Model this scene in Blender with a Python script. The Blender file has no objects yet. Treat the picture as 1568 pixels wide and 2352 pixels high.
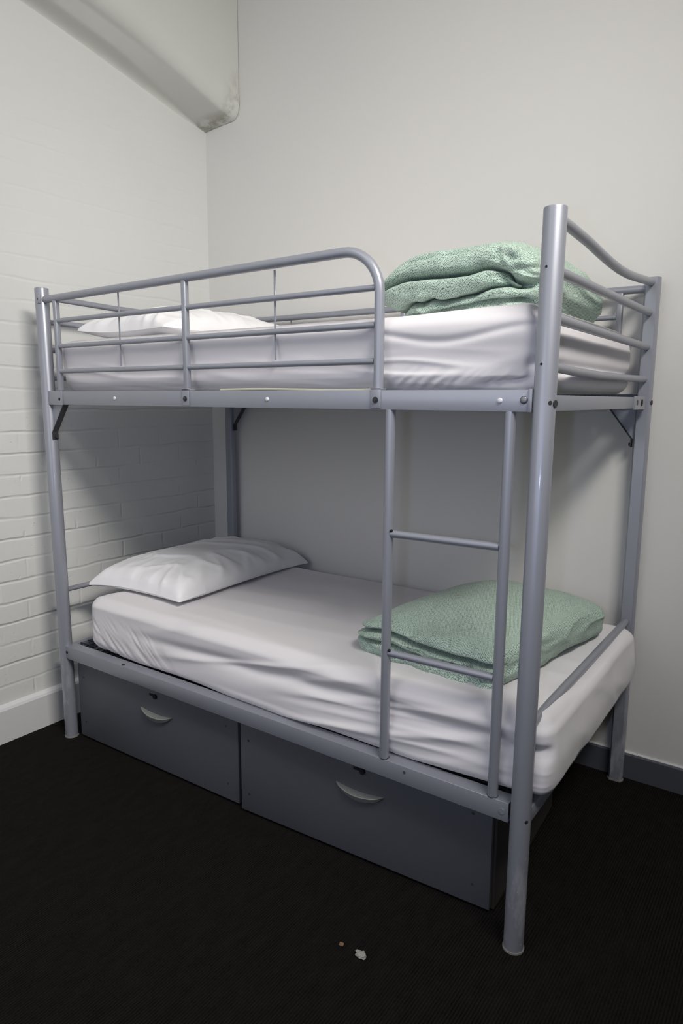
import bpy, bmesh, math, random
from mathutils import Vector, Matrix, noise
random.seed(7)
D = bpy.data
C = bpy.context.scene.collection
PI = math.pi
L, W = 1.96, 0.994            # bed post centre distances
XL, YB = -0.172, 1.038        # left brick wall, back wall
XR, YF, ZC = 5.0, -3.6, 3.62   # rest of the room

# ------------------------------------------------------------------ materials
def nodes(name):
    m = D.materials.new(name); m.use_nodes = True
    nt = m.node_tree; b = nt.nodes['Principled BSDF']
    return m, nt, b
def N(nt, t, **kw):
    n = nt.nodes.new(t)
    for k, v in kw.items():
        if k in n.inputs: n.inputs[k].default_value = v
        else: setattr(n, k, v)
    return n
def mathn(nt, op, a, b=None, c=None):
    n = nt.nodes.new('ShaderNodeMath'); n.operation = op
    for i, v in enumerate((a, b, c)):
        if v is None: continue
        if isinstance(v, (int, float)): n.inputs[i].default_value = v
        else: nt.links.new(v, n.inputs[i])
    return n.outputs[0]
def mixc(nt, fac, a, b):
    n = nt.nodes.new('ShaderNodeMix'); n.data_type = 'RGBA'
    if isinstance(fac, (int, float)): n.inputs[0].default_value = fac
    else: nt.links.new(fac, n.inputs[0])
    for i, v in ((6, a), (7, b)):
        if isinstance(v, tuple): n.inputs[i].default_value = (*v, 1)
        else: nt.links.new(v, n.inputs[i])
    return n.outputs[2]
def coords(nt, kind='Object'):
    return nt.nodes.new('ShaderNodeTexCoord').outputs[kind]
def mapping(nt, vec, scale=(1, 1, 1), loc=(0, 0, 0)):
    n = nt.nodes.new('ShaderNodeMapping'); nt.links.new(vec, n.inputs[0])
    n.inputs['Scale'].default_value = scale; n.inputs['Location'].default_value = loc
    return n.outputs[0]
def noisen(nt, vec, scale, detail=3, rough=.5):
    n = N(nt, 'ShaderNodeTexNoise', Scale=scale, Detail=detail, Roughness=rough)
    nt.links.new(vec, n.inputs['Vector']); return n.outputs['Fac']
def ramp(nt, fac, p0, c0, p1, c1):
    r = nt.nodes.new('ShaderNodeValToRGB'); nt.links.new(fac, r.inputs[0])
    e = r.color_ramp.elements
    e[0].position = p0; e[1].position = p1
    f = lambda c: (c, c, c, 1) if isinstance(c, (int, float)) else (*c, 1)
    e[0].color = f(c0); e[1].color = f(c1)
    return r.outputs[0]
def bump(nt, b, h, strength, dist):
    n = N(nt, 'ShaderNodeBump', Strength=strength, Distance=dist)
    nt.links.new(h, n.inputs['Height']); nt.links.new(n.outputs[0], b.inputs['Normal'])
    return n

def mat_simple(name, col, rough=.5, metal=0, spec=.5, nscale=0, namt=.1, bmp=0, bscale=200):
    m, nt, b = nodes(name)
    b.inputs['Roughness'].default_value = rough; b.inputs['Metallic'].default_value = metal
    b.inputs['Specular IOR Level'].default_value = spec
    o = coords(nt)
    f = noisen(nt, o, nscale or 6, 4)
    c2 = tuple(max(0, c * (1 - namt)) for c in col)
    nt.links.new(mixc(nt, f, col, c2), b.inputs['Base Color'])
    if bmp: bump(nt, b, noisen(nt, o, bscale, 2), bmp, .0006)
    return m

M = {}
METAL = (.315, .328, .375)
def make_metal(name, chips):
    m, nt, b = nodes(name)
    o = coords(nt)
    b.inputs['Coat Weight'].default_value = .30; b.inputs['Coat Roughness'].default_value = .10; b.inputs['Roughness'].default_value = .42; b.inputs['Metallic'].default_value = .35
    f = noisen(nt, o, 9, 4)
    base = mixc(nt, f, METAL, tuple(c * .92 for c in METAL))
    if chips:
        # scuffed paint that shows as paler worn patches with small chips
        s = noisen(nt, mapping(nt, o, (14, 14, 5)), 1.6, 6, .65)
        sm = ramp(nt, s, .50, 0, .64, .75)
        z = nt.nodes.new('ShaderNodeSeparateXYZ'); nt.links.new(o, z.inputs[0])
        low = ramp(nt, mathn(nt, 'MULTIPLY', z.outputs[2], 1.0), .15, 1, .38, 0)
        base = mixc(nt, mathn(nt, 'MULTIPLY', sm, low), base, (.52, .53, .58))
        s2 = noisen(nt, mapping(nt, o, (60, 60, 30), (3, 1, 2)), 1.0, 3, .6)
        cm = mathn(nt, 'MULTIPLY', ramp(nt, s2, .70, 0, .73, 1), low)
        base = mixc(nt, cm, base, (.7, .7, .68))
    nt.links.new(base, b.inputs['Base Color'])
    bump(nt, b, noisen(nt, o, 260, 2), .12, .0005)
    return m
M['metal'] = make_metal('grey_blue_paint', False)
M['post'] = make_metal('grey_blue_paint_scuffed', True)
M['dark'] = mat_simple('dark_steel', (.03, .03, .035), .5)
M['hole'] = mat_simple('black_hole', (.006, .006, .008), .9)
M['bolt'] = mat_simple('zinc_bolt', (.25, .25, .26), .35, .7)
M['rivet'] = mat_simple('pale_rivet', (.72, .72, .74), .3, .1)
M['capring'] = mat_simple('worn_foot_cap', (.24, .23, .21), .7)
M['mesh'] = mat_simple('black_mesh', (.012, .011, .022), .6)
M['box'] = mat_simple('grey_drawer_laminate', (.095, .102, .118), .5, nscale=3, namt=.15, bmp=.1)
M['boxside'] = mat_simple('brown_grey_board', (.045, .038, .037), .6)
M['pull'] = mat_simple('pale_pull', (.34, .35, .33), .35, .3)
M['paper'] = mat_simple('white_paper', (.34, .33, .30), .8)
M['crumb'] = mat_simple('brown_crumb', (.22, .13, .08), .8)
M['foam'] = mat_simple('cream_mattress_ticking', (.66, .63, .50), .85)
M['ceiling'] = mat_simple('ceiling_white', (.70, .70, .67), .8)
M['skirt'] = mat_simple('dark_grey_skirting_paint', (.085, .092, .11), .45)
M['white_trim'] = mat_simple('white_gloss_trim', (.72, .72, .72), .5, nscale=5, namt=.06)
M['fixture'] = mat_simple('white_fixture', (.8, .8, .8), .4)

def wall_plaster():
    m, nt, b = nodes('warm_white_plaster'); o = coords(nt)
    b.inputs['Roughness'].default_value = .62; b.inputs['Specular IOR Level'].default_value = .25
    f = noisen(nt, o, 1.4, 4)
    nt.links.new(mixc(nt, f, (.705, .695, .668), (.67, .662, .642)), b.inputs['Base Color'])
    bump(nt, b, noisen(nt, o, 120, 4), .10, .001)
    return m
M['wall'] = wall_plaster()

def wall_brick():
    m, nt, b = nodes('painted_white_brick'); o = coords(nt)
    b.inputs['Roughness'].default_value = .55; b.inputs['Specular IOR Level'].default_value = .3
    s = nt.nodes.new('ShaderNodeSeparateXYZ'); nt.links.new(o, s.inputs[0])
    wob = noisen(nt, mapping(nt, o, (1, 5, 9)), 1.0, 3)
    zz = mathn(nt, 'ADD', s.outputs[2], mathn(nt, 'MULTIPLY', mathn(nt, 'SUBTRACT', wob, .5), .022))
    yy = mathn(nt, 'ADD', s.outputs[1], mathn(nt, 'MULTIPLY', mathn(nt, 'SUBTRACT', noisen(nt, mapping(nt, o, (1, 8, 8)), 1.3, 2), .5), .02))
    HR, WR = .0861, .24
    zr = mathn(nt, 'DIVIDE', mathn(nt, 'ADD', zz, HR * 40 - 1.35), HR)      # a bed joint at z = 1.35
    row = mathn(nt, 'FLOOR', zr); fz = mathn(nt, 'FRACT', zr)
    dz = mathn(nt, 'MULTIPLY', mathn(nt, 'MINIMUM', fz, mathn(nt, 'SUBTRACT', 1.0, fz)), HR)
    odd = mathn(nt, 'MODULO', row, 2.0)
    fy = mathn(nt, 'FRACT', mathn(nt, 'ADD', mathn(nt, 'DIVIDE', mathn(nt, 'ADD', yy, 12.04), WR), mathn(nt, 'MULTIPLY', odd, .5)))
    dy = mathn(nt, 'MULTIPLY', mathn(nt, 'MINIMUM', fy, mathn(nt, 'SUBTRACT', 1.0, fy)), WR)
    patch = noisen(nt, mapping(nt, o, (1, 3.2, 7)), 1.0, 3)
    patch2 = noisen(nt, mapping(nt, o, (1, 6, 9), (3, 7, 1)), 1.0, 2)
    zs = mathn(nt, 'MULTIPLY', s.outputs[2], .4)
    up = ramp(nt, zs, .50, 1, .80, .20)                                 # thick paint fills the joints higher up
    upv = ramp(nt, zs, .42, 1, .62, .10)
    hj = mathn(nt, 'MULTIPLY', ramp(nt, dz, .0018, 1, .0075, 0), mathn(nt, 'MULTIPLY', ramp(nt, patch, .36, .15, .60, 1), up))
    vj = mathn(nt, 'MULTIPLY', ramp(nt, dy, .0012, 1, .0065, 0), mathn(nt, 'MULTIPLY', ramp(nt, patch2, .46, .04, .62, .7), upv))
    keep = up
    joint = mathn(nt, 'MAXIMUM', hj, vj)
    rough = mathn(nt, 'MULTIPLY', noisen(nt, o, 26, 5, .6), mathn(nt, 'MULTIPLY', keep, .28))
    pit = mathn(nt, 'MULTIPLY', ramp(nt, noisen(nt, o, 60, 2), .70, 0, .78, 1), .25)
    h = mathn(nt, 'SUBTRACT', mathn(nt, 'SUBTRACT', rough, joint), mathn(nt, 'MULTIPLY', pit, keep))
    bump(nt, b, h, .62, .006)
    nt.links.new(mixc(nt, noisen(nt, o, 2.2, 3), (.715, .722, .70), (.675, .68, .662)), b.inputs['Base Color'])
    return m
M['brick'] = wall_brick()

def bulkhead_mat():
    m, nt, b = nodes('grubby_plaster_bulkhead'); o = coords(nt)
    b.inputs['Roughness'].default_value = .6
    s = nt.nodes.new('ShaderNodeSeparateXYZ'); nt.links.new(o, s.inputs[0])
    base = mixc(nt, noisen(nt, o, 2.5, 3), (.66, .665, .625), (.61, .615, .58))
    n1 = noisen(nt, mapping(nt, o, (10, 12, 10)), 1.6, 6, .7)
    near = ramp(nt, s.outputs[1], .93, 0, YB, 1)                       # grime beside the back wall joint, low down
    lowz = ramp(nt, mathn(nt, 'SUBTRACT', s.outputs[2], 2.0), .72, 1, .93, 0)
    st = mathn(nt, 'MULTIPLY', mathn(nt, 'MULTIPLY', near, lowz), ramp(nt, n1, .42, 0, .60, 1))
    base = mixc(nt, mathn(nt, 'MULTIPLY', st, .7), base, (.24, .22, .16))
    nt.links.new(base, b.inputs['Base Color'])
    bump(nt, b, noisen(nt, o, 30, 5), .15, .003)
    return m
M['bulkhead'] = bulkhead_mat()

def carpet_mat():
    m, nt, b = nodes('black_ribbed_carpet'); o = coords(nt)
    b.inputs['Roughness'].default_value = .95; b.inputs['Specular IOR Level'].default_value = .1
    s = nt.nodes.new('ShaderNodeSeparateXYZ'); nt.links.new(o, s.inputs[0])
    wx = mathn(nt, 'ADD', s.outputs[0], mathn(nt, 'MULTIPLY', noisen(nt, o, 3, 2), .004))
    rib = mathn(nt, 'SINE', mathn(nt, 'MULTIPLY', wx, 2 * PI / .0075))
    loop = noisen(nt, mapping(nt, o, (230, 120, 1)), 1.0, 4, .65)
    big = noisen(nt, mapping(nt, o, (34, 13, 1)), 1.0, 4, .65)
    c = mathn(nt, 'ADD', mathn(nt, 'MULTIPLY', mathn(nt, 'MULTIPLY', rib, noisen(nt, mapping(nt, o, (3, 2, 1)), 1.0, 3)), .26), mathn(nt, 'ADD', mathn(nt, 'MULTIPLY', loop, .5), mathn(nt, 'MULTIPLY', big, .38)))
    col = ramp(nt, c, .25, (.0030, .0026, .0024), .80, (.0185, .0160, .0145))
    lint = ramp(nt, noisen(nt, mapping(nt, o, (70, 70, 1)), 1.0, 2), .80, 0, .84, .35)
    nt.links.new(mixc(nt, lint, col, (.06, .055, .05)), b.inputs['Base Color'])
    bump(nt, b, c, .7, .003)
    return m
M['carpet'] = carpet_mat()

def sheet_mat(name, col):
    m, nt, b = nodes(name); o = coords(nt)
    b.inputs['Roughness'].default_value = .8; b.inputs['Specular IOR Level'].default_value = .2
    b.inputs['Sheen Weight'].default_value = .08
    nt.links.new(mixc(nt, noisen(nt, o, 4, 3), col, tuple(c * .96 for c in col)), b.inputs['Base Color'])
    h = mathn(nt, 'ADD', noisen(nt, o, 700, 2), mathn(nt, 'MULTIPLY', noisen(nt, mapping(nt, o, (1, 1, 2)), 14, 5), 1.5))
    bump(nt, b, h, .14, .002)
    return m
M['sheet'] = sheet_mat('lilac_white_cotton_sheet', (.74, .718, .735))
M['pillow'] = sheet_mat('white_cotton_pillowcase', (.84, .835, .85))

def duvet_mat():
    m, nt, b = nodes('green_crackle_weave_cotton')
    uv = coords(nt, 'UV')
    b.inputs['Roughness'].default_value = .85; b.inputs['Specular IOR Level'].default_value = .15
    b.inputs['Sheen Weight'].default_value = .1
    n = N(nt, 'ShaderNodeTexNoise', Scale=150, Detail=2); nt.links.new(uv, n.inputs['Vector'])
    sub = nt.nodes.new('ShaderNodeVectorMath'); sub.operation = 'SUBTRACT'
    nt.links.new(n.outputs['Color'], sub.inputs[0]); sub.inputs[1].default_value = (.5, .5, .5)
    sc = nt.nodes.new('ShaderNodeVectorMath'); sc.operation = 'SCALE'
    nt.links.new(sub.outputs[0], sc.inputs[0]); sc.inputs['Scale'].default_value = .0044
    ad = nt.nodes.new('ShaderNodeVectorMath'); ad.operation = 'ADD'
    nt.links.new(uv, ad.inputs[0]); nt.links.new(sc.outputs[0], ad.inputs[1])
    br = N(nt, 'ShaderNodeTexBrick', Scale=1.0)                         # dark flecks in a pale net
    br.offset = .5
    br.inputs['Brick Width'].default_value = .0044; br.inputs['Row Height'].default_value = .0037
    br.inputs['Mortar Size'].default_value = .00085; br.inputs['Mortar Smooth'].default_value = .9
    br.inputs['Color1'].default_value = (.035, .090, .066, 1); br.inputs['Color2'].default_value = (.23, .34, .28, 1)
    br.inputs['Mortar'].default_value = (.68, .80, .70, 1)
    nt.links.new(ad.outputs[0], br.inputs['Vector'])
    nt.links.new(br.outputs['Color'], b.inputs['Base Color'])
    bump(nt, b, br.outputs['Fac'], .2, .0008)
    return m
M['duvet'] = duvet_mat()

m, nt, b = nodes('fluorescent_tube')
b.inputs['Emission Color'].default_value = (1, .93, .82, 1); b.inputs['Emission Strength'].default_value = 1.0
M['tube'] = m

# ------------------------------------------------------------------ geometry helpers
def tag(o, label=None, cat=None, group=None, kind=None):
    if label: o['label'] = label
    if cat: o['category'] = cat
    if group: o['group'] = group
    if kind: o['kind'] = kind
    return o
def thing(name, label, cat, loc=(0, 0, 0), group=None):
    o = D.objects.new(name, None); C.objects.link(o); o.location = loc; o.empty_display_size = .1
    return tag(o, label, cat, group)
def world_loc(o):
    v = Vector((0, 0, 0))
    while o: v += o.location; o = o.parent
    return v
def obj(name, bm, mat, parent=None, base=None, smooth=True, label=None):
    """geometry is given in world coordinates; the origin is moved to base or to the parent"""
    bmesh.ops.recalc_face_normals(bm, faces=bm.faces[:])
    me = D.meshes.new(name); bm.to_mesh(me); bm.free()
    mats = mat if isinstance(mat, (list, tuple)) else [mat]
    for mm in mats: me.materials.append(mm)
    if smooth:
        for p in me.polygons: p.use_smooth = True
        try: me.set_sharp_from_angle(angle=math.radians(38))
        except Exception: pass
    o = D.objects.new(name, me); C.objects.link(o)
    if parent:
        base = world_loc(parent) if base is None else Vector(base)
        o.parent = parent; o.location = base - world_loc(parent)
    else:
        base = Vector(base or (0, 0, 0)); o.location = base
    me.transform(Matrix.Translation(-base))
    if label: o['label'] = label
    return o

def box(bm, lo, hi, bevel=0, seg=2):
    lo, hi = Vector(lo), Vector(hi)
    r = bmesh.ops.create_cube(bm, size=1)
    vs = r['verts']
    for v in vs: v.co = Vector([lo[i] + (v.co[i] + .5) * (hi[i] - lo[i]) for i in range(3)])
    if bevel:
        es = list({e for v in vs for e in v.link_edges})
        bmesh.ops.bevel(bm, geom=es, offset=bevel, segments=seg, profile=.5, affect='EDGES')
    return vs
def frame_of(t):
    t = t.normalized()
    a = Vector((0, 0, 1)) if abs(t.z) < .9 else Vector((1, 0, 0))
    s = t.cross(a).normalized(); return s, s.cross(t).normalized()
def tube(bm, pts, r, seg=16, cap=True, prof=None):
    pts = [Vector(p) for p in pts]
    rings = []
    pu = None
    for i, p in enumerate(pts):
        if i == 0: t = pts[1] - p
        elif i == len(pts) - 1: t = p - pts[i - 1]
        else: t = (pts[i + 1] - p).normalized() + (p - pts[i - 1]).normalized()
        t.normalize()
        if pu is None: s, u = frame_of(t)
        else:
            s = t.cross(pu).normalized() if t.cross(pu).length > 1e-4 else s
            s = (s * 1.0); u = s.cross(t).normalized()
            if u.dot(pu) < 0: u = -u; s = -s
        pu = u
        ring = []
        pr = prof or [(math.cos(2 * PI * k / seg) * r, math.sin(2 * PI * k / seg) * r) for k in range(seg)]
        for a, c in pr: ring.append(bm.verts.new(p + s * a + u * c))
        rings.append(ring)
    n = len(rings[0])
    for a, c in zip(rings, rings[1:]):
        for k in range(n): bm.faces.new((a[k], a[(k + 1) % n], c[(k + 1) % n], c[k]))
    if cap: bm.faces.new(rings[0]); bm.faces.new(rings[-1])
def prism(bm, prof, z0, z1, bev=0):
    """vertical prism from world xy profile; z0/z1 may shift (dx) through tuples"""
    a = [bm.verts.new((x, y, z0)) for x, y in prof]; c = [bm.verts.new((x, y, z1)) for x, y in prof]
    n = len(prof)
    for k in range(n): bm.faces.new((a[k], a[(k + 1) % n], c[(k + 1) % n], c[k]))
    f1 = bm.faces.new(a); f2 = bm.faces.new(c)
    return a, c
def poly_extrude(bm, pts, off):
    a = [bm.verts.new(Vector(p)) for p in pts]; c = [bm.verts.new(Vector(p) + Vector(off)) for p in pts]
    n = len(a)
    for k in range(n): bm.faces.new((a[k], a[(k + 1) % n], c[(k + 1) % n], c[k]))
    bm.faces.new(a); bm.faces.new(c)
def disc(bm, p, axis, r, h, seg=20, dome=0):
    """short cylinder with an optional dome, standing on p along axis"""
    axis = Vector(axis).normalized(); p = Vector(p)
    pts = [(r, 0), (r, h * (.4 if dome else 1))]
    if dome:
        for k in range(1, 5):
            a = k / 5 * PI / 2; pts.append((r * math.cos(a), h * .4 + h * .6 * math.sin(a)))
    s, u = frame_of(axis); rings = []
    for rr, hh in pts:
        rings.append([bm.verts.new(p + axis * hh + (s * math.cos(2 * PI * k / seg) + u * math.sin(2 * PI * k / seg)) * rr) for k in range(seg)])
    for a, c in zip(rings, rings[1:]):
        for k in range(seg): bm.faces.new((a[k], a[(k + 1) % seg], c[(k + 1) % seg], c[k]))
    bm.faces.new(rings[0]); bm.faces.new(rings[-1])

def rbox(bm, c, d, r, rz, n, fn=None, rot=0):
    """rounded box, finely gridded, with UVs in metres; fn(P, Nrm, local) -> P in local coordinates"""
    c = Vector(c); hx, hy, hz = d[0] / 2, d[1] / 2, d[2] / 2
    uvl = bm.loops.layers.uv.verify()
    k = r / rz
    cache = {}
    R = Matrix.Rotation(rot, 3, 'Z')
    def vert(i, j, l):
        key = (i, j, l)
        if key in cache: return cache[key]
        p = Vector((-hx + 2 * hx * i / n[0], -hy + 2 * hy * j / n[1], -hz + 2 * hz * l / n[2]))
        q = Vector((p.x, p.y, p.z * k))
        inn = Vector((max(-hx + r, min(hx - r, q.x)), max(-hy + r, min(hy - r, q.y)), max(-(hz - rz) * k, min((hz - rz) * k, q.z))))
        dd = q - inn
        if dd.length > 1e-9:
            dd.normalize(); q = inn + dd * r
        nr = Vector((dd.x, dd.y, dd.z)).normalized() if dd.length > 0 else Vector((0, 0, 1))
        P = Vector((q.x, q.y, q.z / k))
        if fn: P = fn(P, nr)
        v = bm.verts.new(R @ P + c); cache[key] = v
        return v
    def face(ks, uvs):
        f = bm.faces.new([vert(*x) for x in ks])
        for lp, uv in zip(f.loops, uvs): lp[uvl].uv = uv
    sx, sy, sz = 2 * hx / n[0], 2 * hy / n[1], 2 * hz / n[2]
    arc = {}
    def height(key):
        """length of cloth from the bottom edge up to this grid point, so the weave never stretches in a fold"""
        i, j, l = key
        if l == 0: return 0.
        if key not in arc:
            a_ = 0.
            for m_ in range(1, n[2] + 1):
                a_ += (vert(i, j, m_).co - vert(i, j, m_ - 1).co).length; arc[(i, j, m_)] = a_
        return arc[key]
    for i in range(n[0]):
        for j in range(n[1]):
            for l, o in ((0, 7.0), (n[2], 0.0)):
                ks = [(i, j, l), (i + 1, j, l), (i + 1, j + 1, l), (i, j + 1, l)]
                face(ks, [(a * sx + o, b2 * sy) for a, b2, _ in ks])
    for i in range(n[0]):
        for l in range(n[2]):
            for j, o in ((0, 3.0), (n[1], 5.0)):
                ks = [(i, j, l), (i + 1, j, l), (i + 1, j, l + 1), (i, j, l + 1)]
                face(ks, [(q_[0] * sx, height(q_) + o) for q_ in ks])
    for j in range(n[1]):
        for l in range(n[2]):
            for i, o in ((0, 9.0), (n[0], 11.0)):
                ks = [(i, j, l), (i, j + 1, l), (i, j + 1, l + 1), (i, j, l + 1)]
                face(ks, [(q_[1] * sy + o, height(q_)) for q_ in ks])
def ns(x, y, z=0.): return noise.noise(Vector((x, y, z)))
def rdg(x, y, z=0., p=2.): return math.exp(-(ns(x, y, z) * p * 1.15) ** 2)     # soft ridges
def sm(a, b2, x):
    t = max(0., min(1., (x - a) / (b2 - a))); return t * t * (3 - 2 * t)

# ------------------------------------------------------------------ room
def struct(name, bm, mat, label, smooth=False):
    o = obj(name, bm, mat, smooth=smooth); tag(o, label, 'room', kind='structure'); return o
bm = bmesh.new(); box(bm, (XL - .2, YF - .2, -.1), (XR + .2, YB + .2, 0)); struct('floor', bm, M['carpet'], 'black ribbed carpet floor under the bunk bed')
bm = bmesh.new(); box(bm, (XL - .2, YF, 0), (XL, YB, ZC)); struct('wall_left', bm, M['brick'], 'white painted brick wall at the head of the bunk bed')
bm = bmesh.new(); box(bm, (XL - .2, YB, 0), (XR + .2, YB + .2, ZC)); struct('wall_back', bm, M['wall'], 'smooth warm white plaster wall behind the bunk bed')
bm = bmesh.new(); box(bm, (XR, YF, 0), (XR + .2, YB, ZC)); struct('wall_right', bm, M['wall'], 'plain white plaster wall at the right of the room')
bm = bmesh.new(); box(bm, (XL - .2, YF - .2, 0), (XR + .2, YF, ZC)); struct('wall_front', bm, M['wall'], 'plain white plaster wall behind the viewer')
bm = bmesh.new(); box(bm, (XL - .2, YF - .2, ZC), (XR + .2, YB + .2, ZC + .1)); struct('ceiling', bm, M['ceiling'], 'flat white ceiling')
# white plinth on the left with a softly sloped top
bm = bmesh.new()
poly_extrude(bm, [(XL, YF, 0), (XL + .022, YF, 0), (XL + .022, YF, .138), (XL + .017, YF, .148), (XL, YF, .158)], (0, YB - YF, 0))
struct('baseboard_left', bm, M['white_trim'], 'tall white painted plinth along the brick wall')
bm = bmesh.new()
poly_extrude(bm, [(XL + .022, YB, 0), (XL + .022, YB - .014, 0), (XL + .022, YB - .014, .092), (XL + .022, YB - .010, .098), (XL + .022, YB, .098)], (XR - XL - .022, 0, 0))
struct('baseboard_back', bm, M['skirt'], 'low dark grey skirting board along the back wall')
bm = bmesh.new()
poly_extrude(bm, [(XL + .022, YB, .098), (XL + .022, YB - .008, .098), (XL + .022, YB - .006, .1015), (XL + .022, YB, .1015)], (XR - XL - .022, 0, 0))
struct('trim_2', bm, M['white_trim'], 'thin pale paint line on top of the dark skirting board')

# bulkhead in the upper left corner: its underside sweeps up toward the room
bm = bmesh.new()
rings = []
XB = .058
for i in range(80):
    d = (i / 79) ** 1.25 * (YB - YF - .01); y = YB - .0035 - d
    zb = 2.700 + .262 * d - .046 * d * d if d < 2.2 else 2.700 + .262 * 2.2 - .046 * 4.84
    foot = 2.700 + .235 * max(0., d - .22) ** 1.08                       # the wall joint stays level before it climbs
    cov = .010 + .075 * sm(0, .6, d); hc = max(.003, min(zb - foot, .026))                                     # soft cove into the wall
    rc = .044 + .036 * sm(0, .8, d); rv = .115 - .02 * sm(0, .8, d)
    zr = zb + .012 + .022 * sm(0, .6, d)                              # right side of the underside is a little higher
    bulge = .010 * math.exp(-(d / .05) ** 2)
    pr = []
    for k in range(9):                                                  # concave cove
        a = k / 8 * PI / 2
        pr.append((XL - .002 + cov * (1 - math.cos(a)) , zb - hc * (1 - math.sin(a)) ** 1.2))
    x0, x1 = XL + cov, XB - rc
    for k in range(1, 7): t = k / 7; pr.append((x0 + (x1 - x0) * t, zb + (zr - zb) * t))
    for k in range(11):
        a = k / 10 * PI / 2
        pr.append((XB - rc + rc * math.sin(a) + bulge * math.sin(2 * a), zr + rv * (1 - math.cos(a))))
    for k in range(1, 9): pr.append((XB, zr + rv + (ZC - zr - rv) * k / 8))
    pr.append((XL - .002, ZC))
    w = [.0015 * ns(x * 9, y * 6, z * 9) for x, z in pr]
    rings.append([bm.verts.new((x + w_, y, z + (w_ if z < ZC - .01 else 0))) for (x, z), w_ in zip(pr, w)])
n = len(rings[0])
for a, c in zip(rings, rings[1:]):
    for k in range(n): bm.faces.new((a[k], a[(k + 1) % n], c[(k + 1) % n], c[k]))
bm.faces.new(rings[0]); bm.faces.new(rings[-1])
struct('trim_1', bm, M['bulkhead'], 'rounded plaster bulkhead in the upper corner with grimy end', smooth=True)

# ------------------------------------------------------------------ bunk bed
bed = thing('bunk_bed', 'grey metal bunk bed with short ladder standing in the room corner', 'bunk bed', (.98, .5, 0))
def bolt(name, parent, p, axis, r=.006, h=.003, mat='dark', dome=0, label=None):
    bm = bmesh.new(); disc(bm, p, axis, r, h, 16, dome); obj(name, bm, M[mat], parent, label=label)

def post(xt, yt, xb, yb2, sgn, top):
    """D-section tube: the flat faces the other post of the same bed end (sgn=+1: flat on +y)"""
    R, cut = .0255, .019
    a0 = math.acos(cut / R)
    prof = []
    for k in range(29):
        a = PI / 2 + a0 + (2 * PI - 2 * a0) * k / 28
        prof.append((R * math.cos(a), R * math.sin(a) * sgn))
    bm = bmesh.new(); rings = []
    for z, f in ((0.004, 1), (top - .003, 1), (top - .0008, .97), (top, .9)):
        t = z / top; cx, cy = xb + (xt - xb) * t, yb2 + (yt - yb2) * t
        rings.append([bm.verts.new((cx + px * f, cy + py * f, z)) for px, py in prof])
    n = len(prof)
    for a, c in zip(rings, rings[1:]):
        for k in range(n): bm.faces.new((a[k], a[(k + 1) % n], c[(k + 1) % n], c[k]))
    bm.faces.new(rings[0]); bm.faces.new(rings[-1])
    o = obj('post', bm, M['post'], bed)
    bm = bmesh.new()
    prism(bm, [(xb + px * 1.09, yb2 + py * 1.09) for px, py in prof], 0, .005)
    obj('foot_cap', bm, M['capring'], o, label='pale worn foot cap')
    return o
ZT = 1.81
pFL = post(-.002, 0, .010, .004, 1, ZT + .002)
pFR = post(1.956, 0, 1.948, .0, 1, ZT + .006)
pBL = post(.0, W, .0, W, -1, ZT + .006)
pBR = post(L, W, L, W + .002, -1, ZT)
# bolt holes on the posts
bolt('bolt_hole', pFR, (1.951, -.0252, 1.690), (0, -1, 0), .0028, .0006, 'hole')
bolt('bolt_hole', pFR, (1.951, -.0252, 1.483), (0, -1, 0), .0028, .0006, 'hole')
a = math.radians(-42)
bolt('bolt_slot', pFR, (1.954 + .0252 * math.cos(a), .0252 * math.sin(a), 1.398), (math.cos(a), math.sin(a), 0), .0048, .001, 'dark')
a = math.radians(-8)
bolt('bolt', pFR, (1.954 + .0248 * math.cos(a), .0248 * math.sin(a), 1.396), (math.cos(a), math.sin(a), 0), .0085, .003, 'dark')
a = math.radians(-35)
bolt('bolt_slot', pFR, (1.949 + .0252 * math.cos(a), .0252 * math.sin(a), .372), (math.cos(a), math.sin(a), 0), .005, .0008, 'hole')
a = math.radians(-60)
bolt('bolt', pBR, (1.96 + .0248, W - .004, 1.398), (1, -.1, 0), .008, .002, 'dark')
bolt('bolt', pFL, (.012, -.0235, 1.769), (.3, -1, 0), .0055, .003, 'dark', 1)

# long side beams (angle iron, face outward)
def beam(y, sgn, z0, z1, x0, x1, lip, notch=0):
    """sgn=-1: the face looks to -y"""
    f = lambda a: y + sgn * a
    bm = bmesh.new()
    ya, yb2 = sorted((f(.012), f(.0085)))
    box(bm, (x0, ya, z0), (x1, yb2, z1), .0012, 2)
    ya, yb2 = sorted((f(.0118), f(.012 - lip)))
    box(bm, (x0, ya, z1 - .0032), (x1, yb2, z1 - .0001), .0006, 1)
    ya, yb2 = sorted((f(.0118), f(.012 - lip * .7)))
    box(bm, (x0, ya, z0 + .0001), (x1, yb2, z0 + .003), .0006, 1)
    return obj('side_rail', bm, M['metal'], bed)
bu = beam(0, -1, 1.377, 1.4275, .006, 1.929, .030)
bl = beam(0, -1, .350, .4025, .022, 1.921, .046)
bu2 = beam(W, 1, 1.377, 1.4275, .026, 1.934, .030)
bl2 = beam(W, 1, .350, .4025, .026, 1.934, .034)
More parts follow.
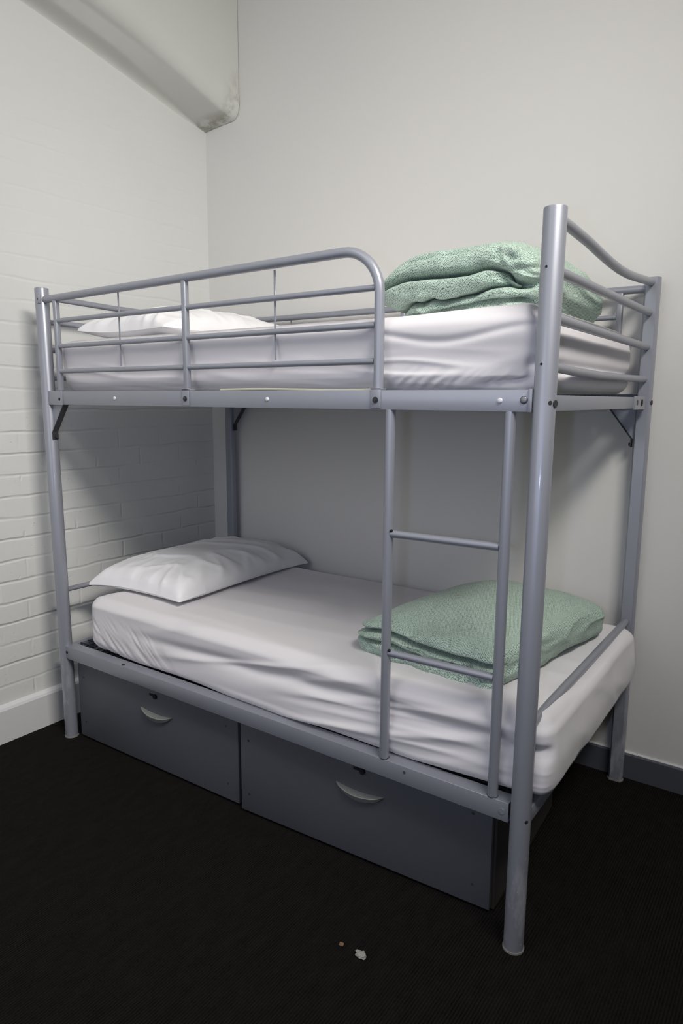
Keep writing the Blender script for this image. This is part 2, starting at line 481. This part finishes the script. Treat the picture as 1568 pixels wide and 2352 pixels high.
# upper beam fittings
for x in (.425, 1.135, 1.853): bolt('rivet', bu, (x, -.012, 1.4025), (0, -1, 0), .0063, .004, 'rivet', 1, 'pale round rivet')
bolt('bolt', bu, (1.9105, -.012, 1.404), (0, -1, 0), .0092, .0012, 'dark')
bolt('bolt_head', bu, (1.9105, -.0132, 1.4045), (0, -1, 0), .0078, .0022, 'bolt', 1)
bolt('bolt_hole', bu, (.040, -.012, 1.398), (0, -1, 0), .0075, .0015, 'hole')
bolt('bolt_hole', bu, (.094, -.0135, 1.398), (0, -1, 0), .0062, .0015, 'hole')
bm = bmesh.new(); box(bm, (1.9215, -.0165, 1.3765), (1.9305, -.011, 1.4295), .001, 2); obj('end_plate', bm, M['metal'], bu)
bm = bmesh.new(); box(bm, (.006, -.0145, 1.376), (.112, -.0115, 1.4285), .0008, 2); obj('end_plate', bm, M['metal'], bu)
bolt('bolt', bl, (1.905, -.012, .376), (0, -1, 0), .0078, .0016, 'metal')
bolt('bolt_hole', bl, (.036, -.012, .377), (0, -1, 0), .006, .0012, 'hole')
bolt('bolt_hole', bl, (.385, -.0015, .4025), (0, 0, 1), .007, .0006, 'hole')
bolt('bolt_hole', bl, (1.62, -.012, .386), (0, -1, 0), .0045, .001, 'bolt')
for x in (1.547, 1.873): bolt('ladder_socket', bl, (x, .001, .4023), (0, 0, 1), .0145, .0014, 'hole', label='dark gap round the ladder foot')

# end beams
for x in (0., 1.957):
    for z0, z1 in ((1.379, 1.4155), (.352, .392)):
        bm = bmesh.new(); box(bm, (x - .012, .019, z0), (x + .012, W - .019, z1), .002, 2)
        e = obj('end_rail', bm, M['metal'], bed)
        if x > 1 and z0 > 1:
            bm = bmesh.new(); box(bm, (x + .011, .80, z0 - .004), (x + .016, .955, z1 + .003), .0008, 1); pl = obj('end_plate', bm, M['metal'], e)
            bolt('bolt_hole', e, (x + .016, .90, 1.398), (1, 0, 0), .0115, .0012, 'hole')
            bolt('bolt_hole', e, (x + .016, .835, 1.398), (1, 0, 0), .009, .0008, 'dark')
# gussets
def gusset(x, y, s):
    bm = bmesh.new()
    poly_extrude(bm, [(x + s * .019, y - .002, 1.377), (x + s * .105, y - .002, 1.377), (x + s * .105, y - .002, 1.373), (x + s * .024, y - .002, 1.268), (x + s * .019, y - .002, 1.262)], (0, .003, 0))
    g = obj('gusset_plate', bm, M['metal'], bed, smooth=False)
    bm = bmesh.new()
    yc = y
    a0, a1 = Vector((x + s * .108, yc, 1.376)), Vector((x + s * .030, yc, 1.272))
    d = (a1 - a0).normalized(); nn = Vector((-d.z, 0, d.x)) * .0016
    pts = [a0, a1, a1 + Vector((0, 0, -.028)), a1 + Vector((0, 0, -.028)) + Vector((s * .003, 0, 0)), a1 + Vector((s * .003, 0, .002)), a0 + Vector((s * .0035, 0, 0)), a0 + Vector((s * .018, 0, 0)), a0 + Vector((s * .018, 0, .0018)), a0 + Vector((0, 0, .0018))]
    poly_extrude(bm, [p + Vector((0, -.012, 0)) for p in pts], (0, .024, 0))
    obj('gusset_flange', bm, M['dark'], g, smooth=False)
    bolt('bolt', g, (x + s * .034, yc, 1.254), (s, 0, 0), .006, .006, 'dark')
gusset(0, 0, 1); gusset(0, W, 1); gusset(L, W, -1)

# guard rails
def guard(y, sy, mirror):
    X = (lambda x: x) if not mirror else (lambda x: L - x)
    pts = []
    if not mirror:
        pts = [(.012, y, 1.768), (.10, y, 1.7695), (.787, y, 1.777), (1.36, y, 1.7835), (1.395, y, 1.7838)]
        cx, cz, r = 1.400, 1.672, .1118
        for k in range(1, 13):
            a = PI / 2 - k / 12 * PI / 2
            pts.append((cx + r * math.cos(a), y, cz + r * math.sin(a)))
        pts += [(1.512, y, 1.60), (1.512, y, 1.4275)]
    else:
        pts = [(.02, y, 1.775), (.5, y, 1.775), (1.2, y, 1.775), (1.945, y, 1.775)]
    bm = bmesh.new(); tube(bm, pts, .0135, 20)
    g = obj('guard_rail', bm, M['metal'], bed)
    ups = [.0885, .787] if not mirror else [.092, 1.003, 1.860]
    for x in ups:
        bm = bmesh.new(); box(bm, (x - .010, y - .010, 1.4275), (x + .010, y + .010, 1.772), .005, 3); obj('guard_upright', bm, M['metal'], g)
    segs = [(.098, .777), (.797, 1.500)] if not mirror else [(.102, .993), (1.013, 1.85)]
    for (xa, xb) in segs:
        for z in (1.687, 1.594, 1.502):
            bm = bmesh.new(); tube(bm, [(xa, y, z), (xb, y, z)], .0085, 14); obj('guard_bar', bm, M['metal'], g)
    for x, zb in (((.444, 1.514), (1.1515, 1.514)) if not mirror else ((.395, 1.514), (1.45, 1.514))):
        bm = bmesh.new(); box(bm, (x - .0032, y + .0075, zb), (x + .0032, y + .0105, 1.766), .0005, 1); obj('guard_rod', bm, M['metal'], g)
    if not mirror:
        # clamps hooked over the upper side rail
        for x in (.790, 1.512):
            bm = bmesh.new()
            box(bm, (x - .015, -.0165, 1.381), (x + .015, -.0122, 1.433), .0008, 2)
            box(bm, (x - .015, -.0165, 1.4285), (x + .015, .014, 1.4325), .0008, 2)
            c = obj('rail_clamp', bm, M['metal'], g)
            bm = bmesh.new(); disc(bm, (x, -.0165, 1.402), (0, -1, 0), .0085, .0018, 18); disc(bm, (x, -.018, 1.402), (0, -1, 0), .0048, .0045, 6); obj('bolt', bm, M['dark'], g)
        bm = bmesh.new(); box(bm, (.000, -.0262, 1.753), (.018, -.012, 1.785), .003, 2); obj('rail_clamp', bm, M['metal'], g)
    return g
guard(-.002, 1, False); guard(W, 1, True)

# ladder
for x in (1.547, 1.8735):
    bm = bmesh.new(); tube(bm, [(x + .002, .0, 1.378), (x, .0, .404)], .0135, 20); obj('ladder_upright', bm, M['metal'], bed)
for z in (1.0495, .7155):
    bm = bmesh.new(); tube(bm, [(1.558, 0, z), (1.863, 0, z + .003)], .0105, 18)
    o = obj('ladder_rung', bm, M['metal'], bed)
    bm = bmesh.new(); disc(bm, (1.5625, -.0075, z + .0085), (-.1, -.4, .7), .0045, .0035, 8); obj('weld_mark', bm, M['hole'], o)

# bars of the two bed ends
def end_bars(x):
    def curve(pts, r, name='end_bar'):
        bm = bmesh.new(); tube(bm, pts, r, 18); return obj(name, bm, M['metal'], bed)
    y0, y1 = .019, W - .019
    if x > 1:
        prof = [(y0, 1.795), (.10, 1.7945), (.25, 1.7885), (.36, 1.780), (.456, 1.774), (.56, 1.7705), (.66, 1.772), (.75, 1.777), (.85, 1.784), (y1, 1.793)]
        curve([(x, y, z) for y, z in prof], .0125)
        curve([(x, y0, 1.687), (x, y1, 1.695)], .0120)
        curve([(x, y0, 1.586), (x, y1, 1.583)], .0120)
        curve([(x, y0, 1.479), (x, .2, 1.4745), (x, .4, 1.472), (x, .7, 1.4735), (x, y1, 1.476)], .0110)
        curve([(x, y0, .617), (x, y1, .620)], .0125)
    else:
        curve([(x, y0, 1.7800), (x, .3, 1.772), (x, .6, 1.770), (x, y1, 1.782)], .0115)
        curve([(x, y0, 1.688), (x, y1, 1.688)], .0105)
        curve([(x, y0, 1.584), (x, y1, 1.584)], .0105)
        curve([(x, y0, 1.478), (x, y1, 1.478)], .0105)
        curve([(x, y0, .628), (x, y1, .628)], .0105)
end_bars(0.); end_bars(1.958)

# mesh bases that carry the mattresses
for z in (1.412, .386):
    bm = bmesh.new()
    k = 0
    x = .06
    while x < 1.93:
        box(bm, (x, .021, z), (x + .005, W - .021, z + .003)); x += .036
    y = .03
    while y < .97:
        box(bm, (.012, y, z + .0028), (1.945, y + .005, z + .0058)); y += .036
    obj('mesh_base', bm, M['mesh'], bed, smooth=False, label='black wire mesh base')

# ------------------------------------------------------------------ mattresses with fitted sheets
def mattress(zlo, zhi, x0, x1, y0, y1, upper):
    cx, cy, cz = (x0 + x1) / 2, (y0 + y1) / 2, (zlo + zhi) / 2
    H = zhi - zlo
    lab = 'white sheeted mattress on the upper bunk behind the guard rails' if upper else 'white sheeted mattress on the lower bunk above the drawers'
    bm = bmesh.new()
    g = .034
    rbox(bm, (cx, cy, cz - .012), (x1 - x0 - 2 * g, y1 - y0 - 2 * g, H - .030), .06, .03, (60, 30, 8))
    root = obj('mattress', bm, M['foam'], base=(cx, cy, zlo)); tag(root, lab, 'mattress')
    def fn(P, Nr):
        x, y, z = P.x + cx, P.y + cy, P.z + cz
        side = 1 - abs(Nr.z); t = (z - zlo) / H                     # 0 bottom, 1 top
        d = 0.
        wf = sm(.2, .8, -Nr.y); wr = sm(.2, .8, Nr.x); wl = sm(.2, .8, -Nr.x); top = sm(.5, .95, Nr.z)
        if not upper:
            # long slack folds along the front side, finer diagonals near the hem
            long_f = rdg(x * 1.2 + .3, z * 15 - x * 2.6, 1.7, 3) * .0085 * sm(.25, .9, x)
            mid = rdg(x * 2.4, z * 27 - x * 1.5, 5.1, 3) * .0045 * sm(1.05, 1.5, x) * (1 - t * .6)
            fine = rdg(x * 30 + z * 34, z * 5 - x * 1.5, 2.0, 3) * .0050 * (1 - sm(.35, .75, x)) * (1 - sm(.35, .8, t))
            sag = .012 * math.exp(-((t - .28) / .2) ** 2) * sm(.5, 1.2, x) * (1 - sm(1.5, 1.9, x))
            d += wf * (long_f + mid + fine + sag - .006)
            d += wf * (-.013 * math.exp(-((t - .62 + .05 * math.sin(x * 3)) / .09) ** 2) * sm(.3, .8, x))
            d += wr * (rdg(y * 1.6 - z * 3, z * 6 + y * 3.5, 3., 4) * .0045 + rdg(y * 9 + z * 4, z * 5, 8., 3) * .002 * (1 - sm(.2, .7, t)) + .010 * math.exp(-((t - .45) / .3) ** 2))
            d += wl * (rdg(y * 8, z * 10, 4., 3) * .004)
            d += top * (.0022 * rdg(x * 1.5 - y * .5, y * 7, .7, 3) + .003 * ns(x * 2.4, y * 2.4, 5))
            P = P + Nr * d
            # tucked hem: the underside edge draws inward, wavily
            hem = (1 - sm(0, .22, t)) * side
            P -= Vector((Nr.x, Nr.y, 0)) * hem * (.004 + .005 * ns(x * 9, y * 9, 3) - .016 * wf * math.exp(-((x - 1.1) / .22) ** 2) + .016 * wf * (1 - sm(.15, .6, x)))
            # soft spot where the duvet and pillow lie, edges slightly rolled
            P.z += -.010 * sm(.0, .35, min(y - y0, y1 - y)) * top
            P.z += .012 * sm(1.2, 1.9, x) * top * (1 - sm(.15, .5, y)) - .004
            # overhanging foot end droops in the middle
            P.z -= .010 * wr * math.exp(-((y - .35) / .3) ** 2) * (1 - t)
            if x > 1.6: P.z += .018 * (1 - t) * sm(1.6, 1.95, x)
            if x < .45: P.z += .010 * (1 - t) * (1 - sm(.12, .45, x))
        else:
            fine = rdg(x * 34 - z * 40, z * 5 + x * 3, 2.3, 3) * .0046 * sm(1.42, 1.62, x) * (1 - sm(.12, .42 - .1 * sm(1.5, 1.8, x), t))
            broad = rdg(x * 1.6 + z * 3, z * 15 - x * 2.0, 7.7, 4) * .0012 * sm(.6, 1.6, x) * (1 - sm(.55, .8, t))
            low = rdg(x * 3.2, z * 26 + x * 1.2, 4.1, 3) * .0032 * (1 - sm(.35, .6, t))
            crease = -.0045 * math.exp(-((t - (.80 - .17 * math.exp(-((x - 1.68) / .16) ** 2))) / .05) ** 2) * sm(1.35, 1.55, x)
            pull = -.020 * sm(1.72, 1.90, x) * (1 - sm(.05, .52 - .3 * (1.93 - x) / .2, t))
            lean = -.012 * (1 - sm(0, .9, t)) + .008 * math.exp(-((t - .75) / .2) ** 2)
            d += wf * (fine + broad + low + crease + pull + lean)
            shelf = .020 * math.exp(-((t - .17) / .10) ** 2) * sm(.15, .30, y) * (1 - sm(.80, .9, y)) - .012 * math.exp(-((t - .33) / .07) ** 2)
            d += wr * (shelf + rdg(y * 1.8, z * 5, 6., 3) * .004 - .012 * sm(.6, 1., t))
            d += wl * (rdg(y * 5, z * 12, 2., 3) * .003 + .006 * math.sin(t * PI))
            d += top * .003 * ns(x * 2.5, y * 2.5, 1)
            P = P + Nr * d
            hem = (1 - sm(0, .20, t)) * side
            P -= Vector((Nr.x, Nr.y, 0)) * hem * (.008 + .008 * ns(x * 7, y * 7, 8))
            P.z += .010 * sm(1.5, 1.92, x) * top
        if abs(d) < 1: P += Vector((Nr.x, Nr.y, 0)) * .0012 * rdg(x * 40, y * 40, z * 8, 2) * (1 - sm(0, .2, t)) * side
        return P
    bm = bmesh.new()
    rbox(bm, (cx, cy, cz), (x1 - x0, y1 - y0, H), (.060 if not upper else .050), .038, (300, 120, 84), fn)
    o = obj('fitted_sheet', bm, M['sheet'], root, base=(cx, cy, zlo))
    if upper:
        bm = bmesh.new(); tube(bm, [(.90 + .04 * k, y0 + .009 - .0015 * math.sin(k), zlo + .0060 + .002 * math.sin(k * .4)) for k in range(16)], .0042, 10)
        obj('mattress_piping', bm, M['foam'], root, label='cream piping showing below the sheet')
    return root
mattress(.396, .620, .125, 2.000, .022, .955, False)
mattress(1.424, 1.620, .050, 1.925, .024, .935, True)

# ------------------------------------------------------------------ pillows
def pillow(name, label, c, hx, hy, H, rot, zfloor, seed, tip=None, tilt=0, droop=None):
    bm = bmesh.new(); nx, ny = 90, 110
    R = Matrix.Rotation(rot, 3, 'Z')
    c = Vector(c)
    def P(u, v, s):
        e = (1 - abs(u) ** 2.6) * (1 - abs(v) ** 2.8)
        h = H * max(e, 0) ** .47
        px = u * hx * (1 - .085 * (1 - abs(v) ** 2) ** 1 * abs(u) ** 2)
        py = v * hy * (1 - .075 * (1 - abs(u) ** 2) ** 1 * abs(v) ** 2)
        edge = max(abs(u), abs(v))
        cr = (abs(u) * abs(v)) ** 1.2
        # wrinkles that run in from the corners and seams
        a = math.atan2(v - math.copysign(1, v) * .2, u - math.copysign(1, u) * .2)
        w = rdg(a * 3.2 + seed, edge * 1.3, seed, 3) * (.016 * cr + .008 * edge ** 3)
        w += rdg(u * 1.1 + v * .6 + seed, v * 2.6 - u * 1.2, seed + 2, 6) * .008 * (1 - edge ** 6)
        w *= min(1, h / (H * .35))
        z = (h + w) if s > 0 else -h * .35
        z += .012 * ns(u * 1.6 + seed, v * 1.6, s)* (1 if s > 0 else 0)
        if abs(u) > .999 or abs(v) > .999: z = 0
        z0 = tilt * u
        q = Vector((px, py, z + z0)); q = R @ q + c
        if tip: q += Vector(tip) * max(0, -u) ** 3 * max(0, -v) ** 3
        if droop: q.z += droop * max(0, u) ** 4 * max(0, v) ** 3
        q.z = max(q.z, zfloor(q))
        if s < 0: q.z -= 0
        return q
    top = [[bm.verts.new(P(-1 + 2 * i / nx, -1 + 2 * j / ny, 1)) for j in range(ny + 1)] for i in range(nx + 1)]
    bot = [[top[i][j] if i in (0, nx) or j in (0, ny) else bm.verts.new(P(-1 + 2 * i / nx, -1 + 2 * j / ny, -1)) for j in range(ny + 1)] for i in range(nx + 1)]
    for g in (top, bot):
        for i in range(nx):
            for j in range(ny):
                bm.faces.new((g[i][j], g[i + 1][j], g[i + 1][j + 1], g[i][j + 1]))
    o = obj(name, bm, M['pillow'], base=(c.x, c.y, c.z - .02)); tag(o, label, 'pillow'); return o
pillow('pillow', 'white pillow lying flat at the head of the lower bunk', (.255, .565, .637), .262, .425, .110, math.radians(2.5),
       lambda q: .622 if q.x > .15 else .618, 1.3, tip=(-.015, -.01, -.012), tilt=.0, droop=-.02)
pillow('pillow', 'white pillow on the upper bunk behind the guard rail', (.285, .53, 1.655), .255, .385, .098, math.radians(-3),
       lambda q: 1.624, 4.2, tip=(-.015, -.02, .012), tilt=.0)

# ------------------------------------------------------------------ folded duvets
def duvet(name, label, c, dims, rot, kind):
    Lx, Ly, Lz = dims
    cz = Lz / 2
    def fn(P, Nr):
        x, y, z = P.x, P.y, P.z + cz
        u, v, t = x / (Lx / 2), y / (Ly / 2), z / Lz
        wf = sm(.15, .75, -Nr.y); wl = sm(.2, .8, -Nr.x); wr = sm(.2, .8, Nr.x); top = sm(.3, .9, Nr.z)
        d = 0.
        s = kind * 3.1
        wob = .035 * ns(x * 7 + s, y * 7, 1.) + .02 * ns(x * 19, y * 19, s)
        gm = max(wf, wl)
        if kind == 1: gm = max(wf, wl * (1 - sm(-.6, .4, v)))
        if kind == 0:      # upper bunk: loosely rolled, three folds
            g1 = .60 + wob * .5 - .03 * u + .05 * math.exp(-((u - .45) / .15) ** 2) - .12 * sm(.62, .9, u) + .03 * sm(.6, 1., -u)
            g2 = .27 + wob * 1.2 + .045 * ns(x * 22 + s, 3., 1.) + .13 * sm(-.1, .7, u)
            g3 = .12 + wob * .7 + .10 * sm(-.6, .8, u)
            d -= gm * .058 * math.exp(-abs((t - g1) / .030) ** 1.5)
            d -= gm * .050 * math.exp(-abs((t - g2) / .028) ** 1.5)
            d += wf * sm(.35, .7, u) * (.016 * ns(x * 24, t * 9, 2.) + .012 * ns(x * 45, t * 16, 5.)) * sm(.3, .5, t) * (1 - sm(.85, 1., t))
            d -= gm * .026 * math.exp(-((t - g3) / .030) ** 2) * sm(-1.0, -.6, u)
            d -= wf * .010 * math.exp(-((t - .83 - .05 * u) / .025) ** 2) * sm(-.7, -.5, u) * (1 - sm(.15, .35, u))
            # the dark pocket at the right of the folds
            d -= wf * .045 * math.exp(-((u - .70) / .12) ** 2 - ((t - .50) / .10) ** 2)
            d += wf * (.018 * math.exp(-((t - .82) / .14) ** 2) + .012 * math.exp(-((t - .5) / .12) ** 2) + .016 * math.exp(-((t - .06) / .1) ** 2))
            q = P + Nr * d
            # left end: upper folds reach out, lower ones are tucked back
            ex = .050 * math.exp(-((t - .66) / .2) ** 2) - .035 * math.exp(-((t - .25) / .14) ** 2) + .012 * (1 - sm(0, .10, t))
            q.x -= ex * sm(-.2, -1., u) if False else ex * sm(.2, 1., -u)
            q.z += (-.078 * sm(.45, 1.05, -u) ** 1.3 + -.028 * sm(.50, 1.1, u)) * t
            q.z += .012 * (1 - v * v) * t - .045 * sm(.2, 1.05, v) * t
        else:              # lower bunk: neatly folded, top layer thick and smooth
            g1 = .66 + wob * .35 - .10 * sm(-.8, .2, u) + .06 * sm(.4, .8, u)
            g2 = .36 + wob * 1.0 - .10 * sm(-.6, .6, u)
            gmm = gm * (1 - .25 * sm(.6, .9, u))
            d -= gmm * .055 * math.exp(-((t - g1) / .050) ** 2)
            d -= gmm * .034 * math.exp(-((t - g2) / .042) ** 2) * sm(-1.1, -.7, u)
            d -= wf * .040 * math.exp(-((u - .42) / .10) ** 2 - ((t - .30) / .08) ** 2)
            d += wf * (1 - sm(.50, .58, t)) * (.012 + .014 * ns(x * 14, t * 5, 3.))
            d -= wf * .022 * math.exp(-((u - .66) / .06) ** 2) * (1 - sm(.45, .62, t))
            d += wf * (.014 * math.exp(-((t - .68) / .16) ** 2) - .006 * math.exp(-((t - .38) / .1) ** 2) + .010 * math.exp(-((t - .1) / .12) ** 2))
            q = P + Nr * d
            q.x -= (.030 * math.exp(-((t - .40) / .16) ** 2)) * sm(.5, 1., -u) * sm(.2, 1, -v)
            q.z += .016 * (1 - min(1, abs(u)) ** 2) * (1 - min(1, abs(v)) ** 2) * t
            q.z -= .032 * sm(.35, 1.05, -u) * t + .015 * sm(.4, 1.05, u) * t
            q.z -= .014 * sm(.3, 1.0, -v) * t + .020 * sm(.4, 1.05, v) * t
        # creases of the cotton
        w = .006 * (rdg(x * 5 + s, y * 4, t * 1.5, 3)) + .003 * rdg(x * 14 + s, y * 12, t * 3, 3)
        w *= (.35 if kind == 1 else .55) * top + 1.0 * (1 - top)
        w += (1 - top) * (.009 if kind == 0 else .004) * rdg(x * 7 + t * 2 + s, y * 6, t * 3, 3)
        q += Nr * (w - .006)
        q.z = max(q.z, -cz + .0)
        return q
    bm = bmesh.new()
    rbox(bm, (c[0], c[1], c[2] + cz), dims, .085 if kind == 0 else .06, min(.085, Lz * .42) if kind == 0 else .050, (170, 130, 100), fn, rot)
    o = obj(name, bm, M['duvet'], base=c); tag(o, label, 'duvet'); return o
duvet('folded_duvet', 'green crackle patterned duvet folded thick on the upper bunk', (1.625, .49, 1.616), (.47, .56, .205), math.radians(-4), 0)
duvet('folded_duvet', 'green crackle patterned duvet folded flat on the lower bunk', (1.630, .505, .614), (.515, .70, .150), math.radians(-9), 1)

# ------------------------------------------------------------------ storage drawers under the bed
def storage(x0, x1, y0a, y0b, label, lockx, pullx):
    """front runs from (x0,y0a) to (x1,y0b)"""
    root = thing('storage_drawer', label, 'drawer', ((x0 + x1) / 2, (y0a + y0b) / 2 + .3, 0), 'lockable storage drawers under the lower bunk')
    ang = math.atan2(y0b - y0a, x1 - x0)
    base = Vector((x0, y0a, 0)); wd = math.hypot(x1 - x0, y0b - y0a)
    T = Matrix.Translation(base) @ Matrix.Rotation(ang, 4, 'Z')
    def put(name, bm, mat, par=root, **k):
        bmesh.ops.transform(bm, matrix=T, verts=bm.verts[:]); return obj(name, bm, M[mat], par, **k)
    z0, z1 = .010, .338
    bm = bmesh.new()
    for lo, hi in (((.004, .018, z0 - .006), (.020, .60, z1)), ((wd - .020 + .004, .018, z0 - .006), (wd + .004, .60, z1)), ((.004, .584, z0 - .006), (wd, .60, z1)), ((.02, .018, z0), (wd - .02, .6, z0 + .012)), ((.01, .018, z1 - .012), (wd - .01, .6, z1 - .001))):
        box(bm, lo, hi, .001, 1)
    put('carcass', bm, 'boxside', smooth=False)
    bm = bmesh.new(); box(bm, (0, 0, z0), (wd - .004, .018, z1), .0022, 2)
    fp = put('front_panel', bm, 'box')
    # small lock with hasp
    bm = bmesh.new(); box(bm, (lockx - .020, -.0035, .298), (lockx + .020, .002, .306), .0015, 2); disc(bm, (lockx + .012, 0, .300), (0, -1, 0), .009, .007, 18)
    put('lock', bm, 'hole', fp)
    # crescent pull: a shallow curved lip
    bm = bmesh.new(); K = 26; hw = .084
    ring = []
    for k in range(K + 1):
        s = -1 + 2 * k / K; x = pullx + s * hw
        e = (1 - s * s) * .85
        dep = .002 + .024 * e ** .7; zt = .238 - .010 * e; zb = zt - .026 * e ** .8 - .0015
        ring.append([bm.verts.new((x, .0, zt)), bm.verts.new((x, -dep, zt - .003 * e)), bm.verts.new((x, -dep - .001, zt - .006 * e)), bm.verts.new((x, -dep * .62, zb)), bm.verts.new((x, 0, zb))])
    for a, c2 in zip(ring, ring[1:]):
        for i in range(5): bm.faces.new((a[i], a[(i + 1) % 5], c2[(i + 1) % 5], c2[i]))
    bm.faces.new(ring[0]); bm.faces.new(ring[-1])
    put('handle', bm, 'pull', fp, label='pale crescent pull handle')
    # screw marks
    for sx, sz in ((.035, .27), (.035, .075), (wd - .06, .285), (wd - .055, .07)):
        bm = bmesh.new(); disc(bm, (sx, .0002, sz), (0, -1, 0), .0045, .0006, 10); put('screw', bm, 'dark' if sx < .1 else 'boxside', fp)
    return root
storage(.052, .942, .022, .040, 'grey drawer under the lower bunk nearest the brick wall', .46, .475)
storage(.963, 1.853, .026, .072, 'grey drawer under the lower bunk beneath the ladder', .468, .470)

# litter on the carpet
def scrap(name, label, cat, c, r, mat, seed, flat):
    bm = bmesh.new()
    bmesh.ops.create_icosphere(bm, subdivisions=4, radius=1)
    for v in bm.verts:
        p = v.co.copy()
        k = 1 + .55 * ns(p.x * 1.4 + seed, p.y * 1.4, p.z * 1.4) + .25 * ns(p.x * 4, p.y * 4 + seed, p.z * 4)
        v.co = Vector((p.x * k * r * 1.15, p.y * k * r * .8, p.z * k * r * flat + .004))
    zmin = min(v.co.z for v in bm.verts)
    for v in bm.verts: v.co += Vector((c[0], c[1], -zmin + .0002))
    o = obj(name, bm, M[mat], base=(c[0], c[1], 0)); tag(o, label, cat)
scrap('paper_scrap', 'small crumpled white paper scrap on the black carpet', 'litter', (1.644, -.256), .0125, 'paper', 3.3, .45)
scrap('crumb', 'tiny brown crumb on the carpet beside the white paper scrap', 'litter', (1.581, -.255), .0055, 'crumb', 1.1, .6)

# ------------------------------------------------------------------ lights
LP = Vector((3.2, -.98, 3.30)); AIM = (Vector((.0, .50, .95)) - LP).normalized()
fx = thing('ceiling_light', 'white tilted strip light hung from the ceiling and turned toward the bunk bed', 'ceiling light', (LP.x, LP.y, ZC))
q = AIM.to_track_quat('-Z', 'Y'); TM = Matrix.Translation(LP) @ q.to_matrix().to_4x4()
bm = bmesh.new(); box(bm, (-.68, -.20, .03), (.68, .20, .11), .012, 2); bmesh.ops.transform(bm, matrix=TM, verts=bm.verts[:]); obj('housing', bm, M['fixture'], fx)
for k in (-.5, .5):
    top = TM @ Vector((k, 0, .11))
    bm = bmesh.new(); tube(bm, [(top.x, top.y, ZC - .001), tuple(top)], .008, 12); obj('stem', bm, M['fixture'], fx)
ll = D.lights.new('strip_light', 'AREA'); ll.shape = 'RECTANGLE'; ll.size = 1.3; ll.size_y = .36; ll.energy = 28; ll.color = (1, .962, .905); ll.spread = math.radians(92)
lo = D.objects.new('strip_light', ll); C.objects.link(lo); lo.matrix_world = TM

# unseen flush panel added nearer the viewer to brighten the mattress tops
px_, py_ = .95, -1.9
fx = thing('ceiling_light', 'unseen square fill panel added on the ceiling in front of the bunk bed', 'ceiling light', (px_, py_, ZC))
bm = bmesh.new()
for lo_, hi_ in (((-.62, -.62), (-.58, .62)), ((.58, -.62), (.62, .62)), ((-.58, -.62), (.58, -.58)), ((-.58, .58), (.58, .62))):
    box(bm, (px_ + lo_[0], py_ + lo_[1], ZC - .05), (px_ + hi_[0], py_ + hi_[1], ZC - .0005), .003, 1)
obj('frame', bm, M['fixture'], fx)
pl_ = D.lights.new('added_fill_panel', 'AREA'); pl_.shape = 'RECTANGLE'; pl_.size = 1.14; pl_.size_y = 1.14; pl_.energy = 11; pl_.color = (.97, .97, 1.0)
po = D.objects.new('added_fill_panel', pl_); C.objects.link(po); po.location = (px_, py_, ZC - .03)

# added window frame and cool fill light, unseen behind the viewer
wx0, wx1, wz0, wz1 = .1, 2.3, 1.35, 2.95
bm = bmesh.new()
for lo, hi in (((wx0 - .07, YF, wz0 - .07), (wx0, YF + .05, wz1 + .07)), ((wx1, YF, wz0 - .07), (wx1 + .07, YF + .05, wz1 + .07)), ((wx0, YF, wz0 - .07), (wx1, YF + .05, wz0)), ((wx0, YF, wz1), (wx1, YF + .05, wz1 + .07)), (((wx0 + wx1) / 2 - .02, YF, wz0), ((wx0 + wx1) / 2 + .02, YF + .04, wz1))):
    box(bm, lo, hi, .003, 1)
struct('added_window_1', bm, M['white_trim'], 'unseen white window frame added behind the viewer for the fill light')
wl = D.lights.new('added_fill_light', 'AREA'); wl.shape = 'RECTANGLE'; wl.size = wx1 - wx0; wl.size_y = wz1 - wz0; wl.energy = 22; wl.color = (.87, .89, 1.0)
wo = D.objects.new('added_fill_light', wl); C.objects.link(wo); wo.location = ((wx0 + wx1) / 2, YF + .06, (wz0 + wz1) / 2); wo.rotation_euler = (PI / 2, 0, 0)

# ------------------------------------------------------------------ camera
f, cx, cy, cz, yaw, pit, rol = 1570.9333, 2.4828, -1.5451, 1.4037, 0.61370, -0.16350, 0.0057
fw = Vector((-math.sin(yaw) * math.cos(pit), math.cos(yaw) * math.cos(pit), math.sin(pit)))
r = fw.cross(Vector((0, 0, 1))).normalized(); u = r.cross(fw)
r2 = math.cos(rol) * r + math.sin(rol) * u; u2 = -math.sin(rol) * r + math.cos(rol) * u
cam = D.cameras.new('camera'); co = D.objects.new('camera', cam); C.objects.link(co)
cam.sensor_fit = 'HORIZONTAL'; cam.sensor_width = 36; cam.lens = f / 1568 * 36; cam.clip_start = .05
mw = Matrix((r2, u2, -fw)).transposed().to_4x4(); mw.translation = Vector((cx, cy, cz)); co.matrix_world = mw
bpy.context.scene.camera = co
# the photographer's flash, just left of the lens
fl = D.lights.new('camera_flash', 'SPOT'); fl.energy = 16; fl.color = (.54, .66, 1.0); fl.shadow_soft_size = .022
fl.spot_size = math.radians(100); fl.spot_blend = 1.0
fo = D.objects.new('camera_flash', fl); C.objects.link(fo)
fm = mw.copy(); fm.translation = Vector((cx, cy, cz)) - r2 * .108 + u2 * .0; fo.matrix_world = fm

w = D.worlds.new('world'); bpy.context.scene.world = w; w.use_nodes = True
w.node_tree.nodes['Background'].inputs[0].default_value = (.7, .75, .85, 1); w.node_tree.nodes['Background'].inputs[1].default_value = .02
vs = bpy.context.scene.view_settings
vs.view_transform = 'Standard'; vs.look = 'None'; vs.exposure = 0; vs.gamma = 1; vs.use_curve_mapping = False
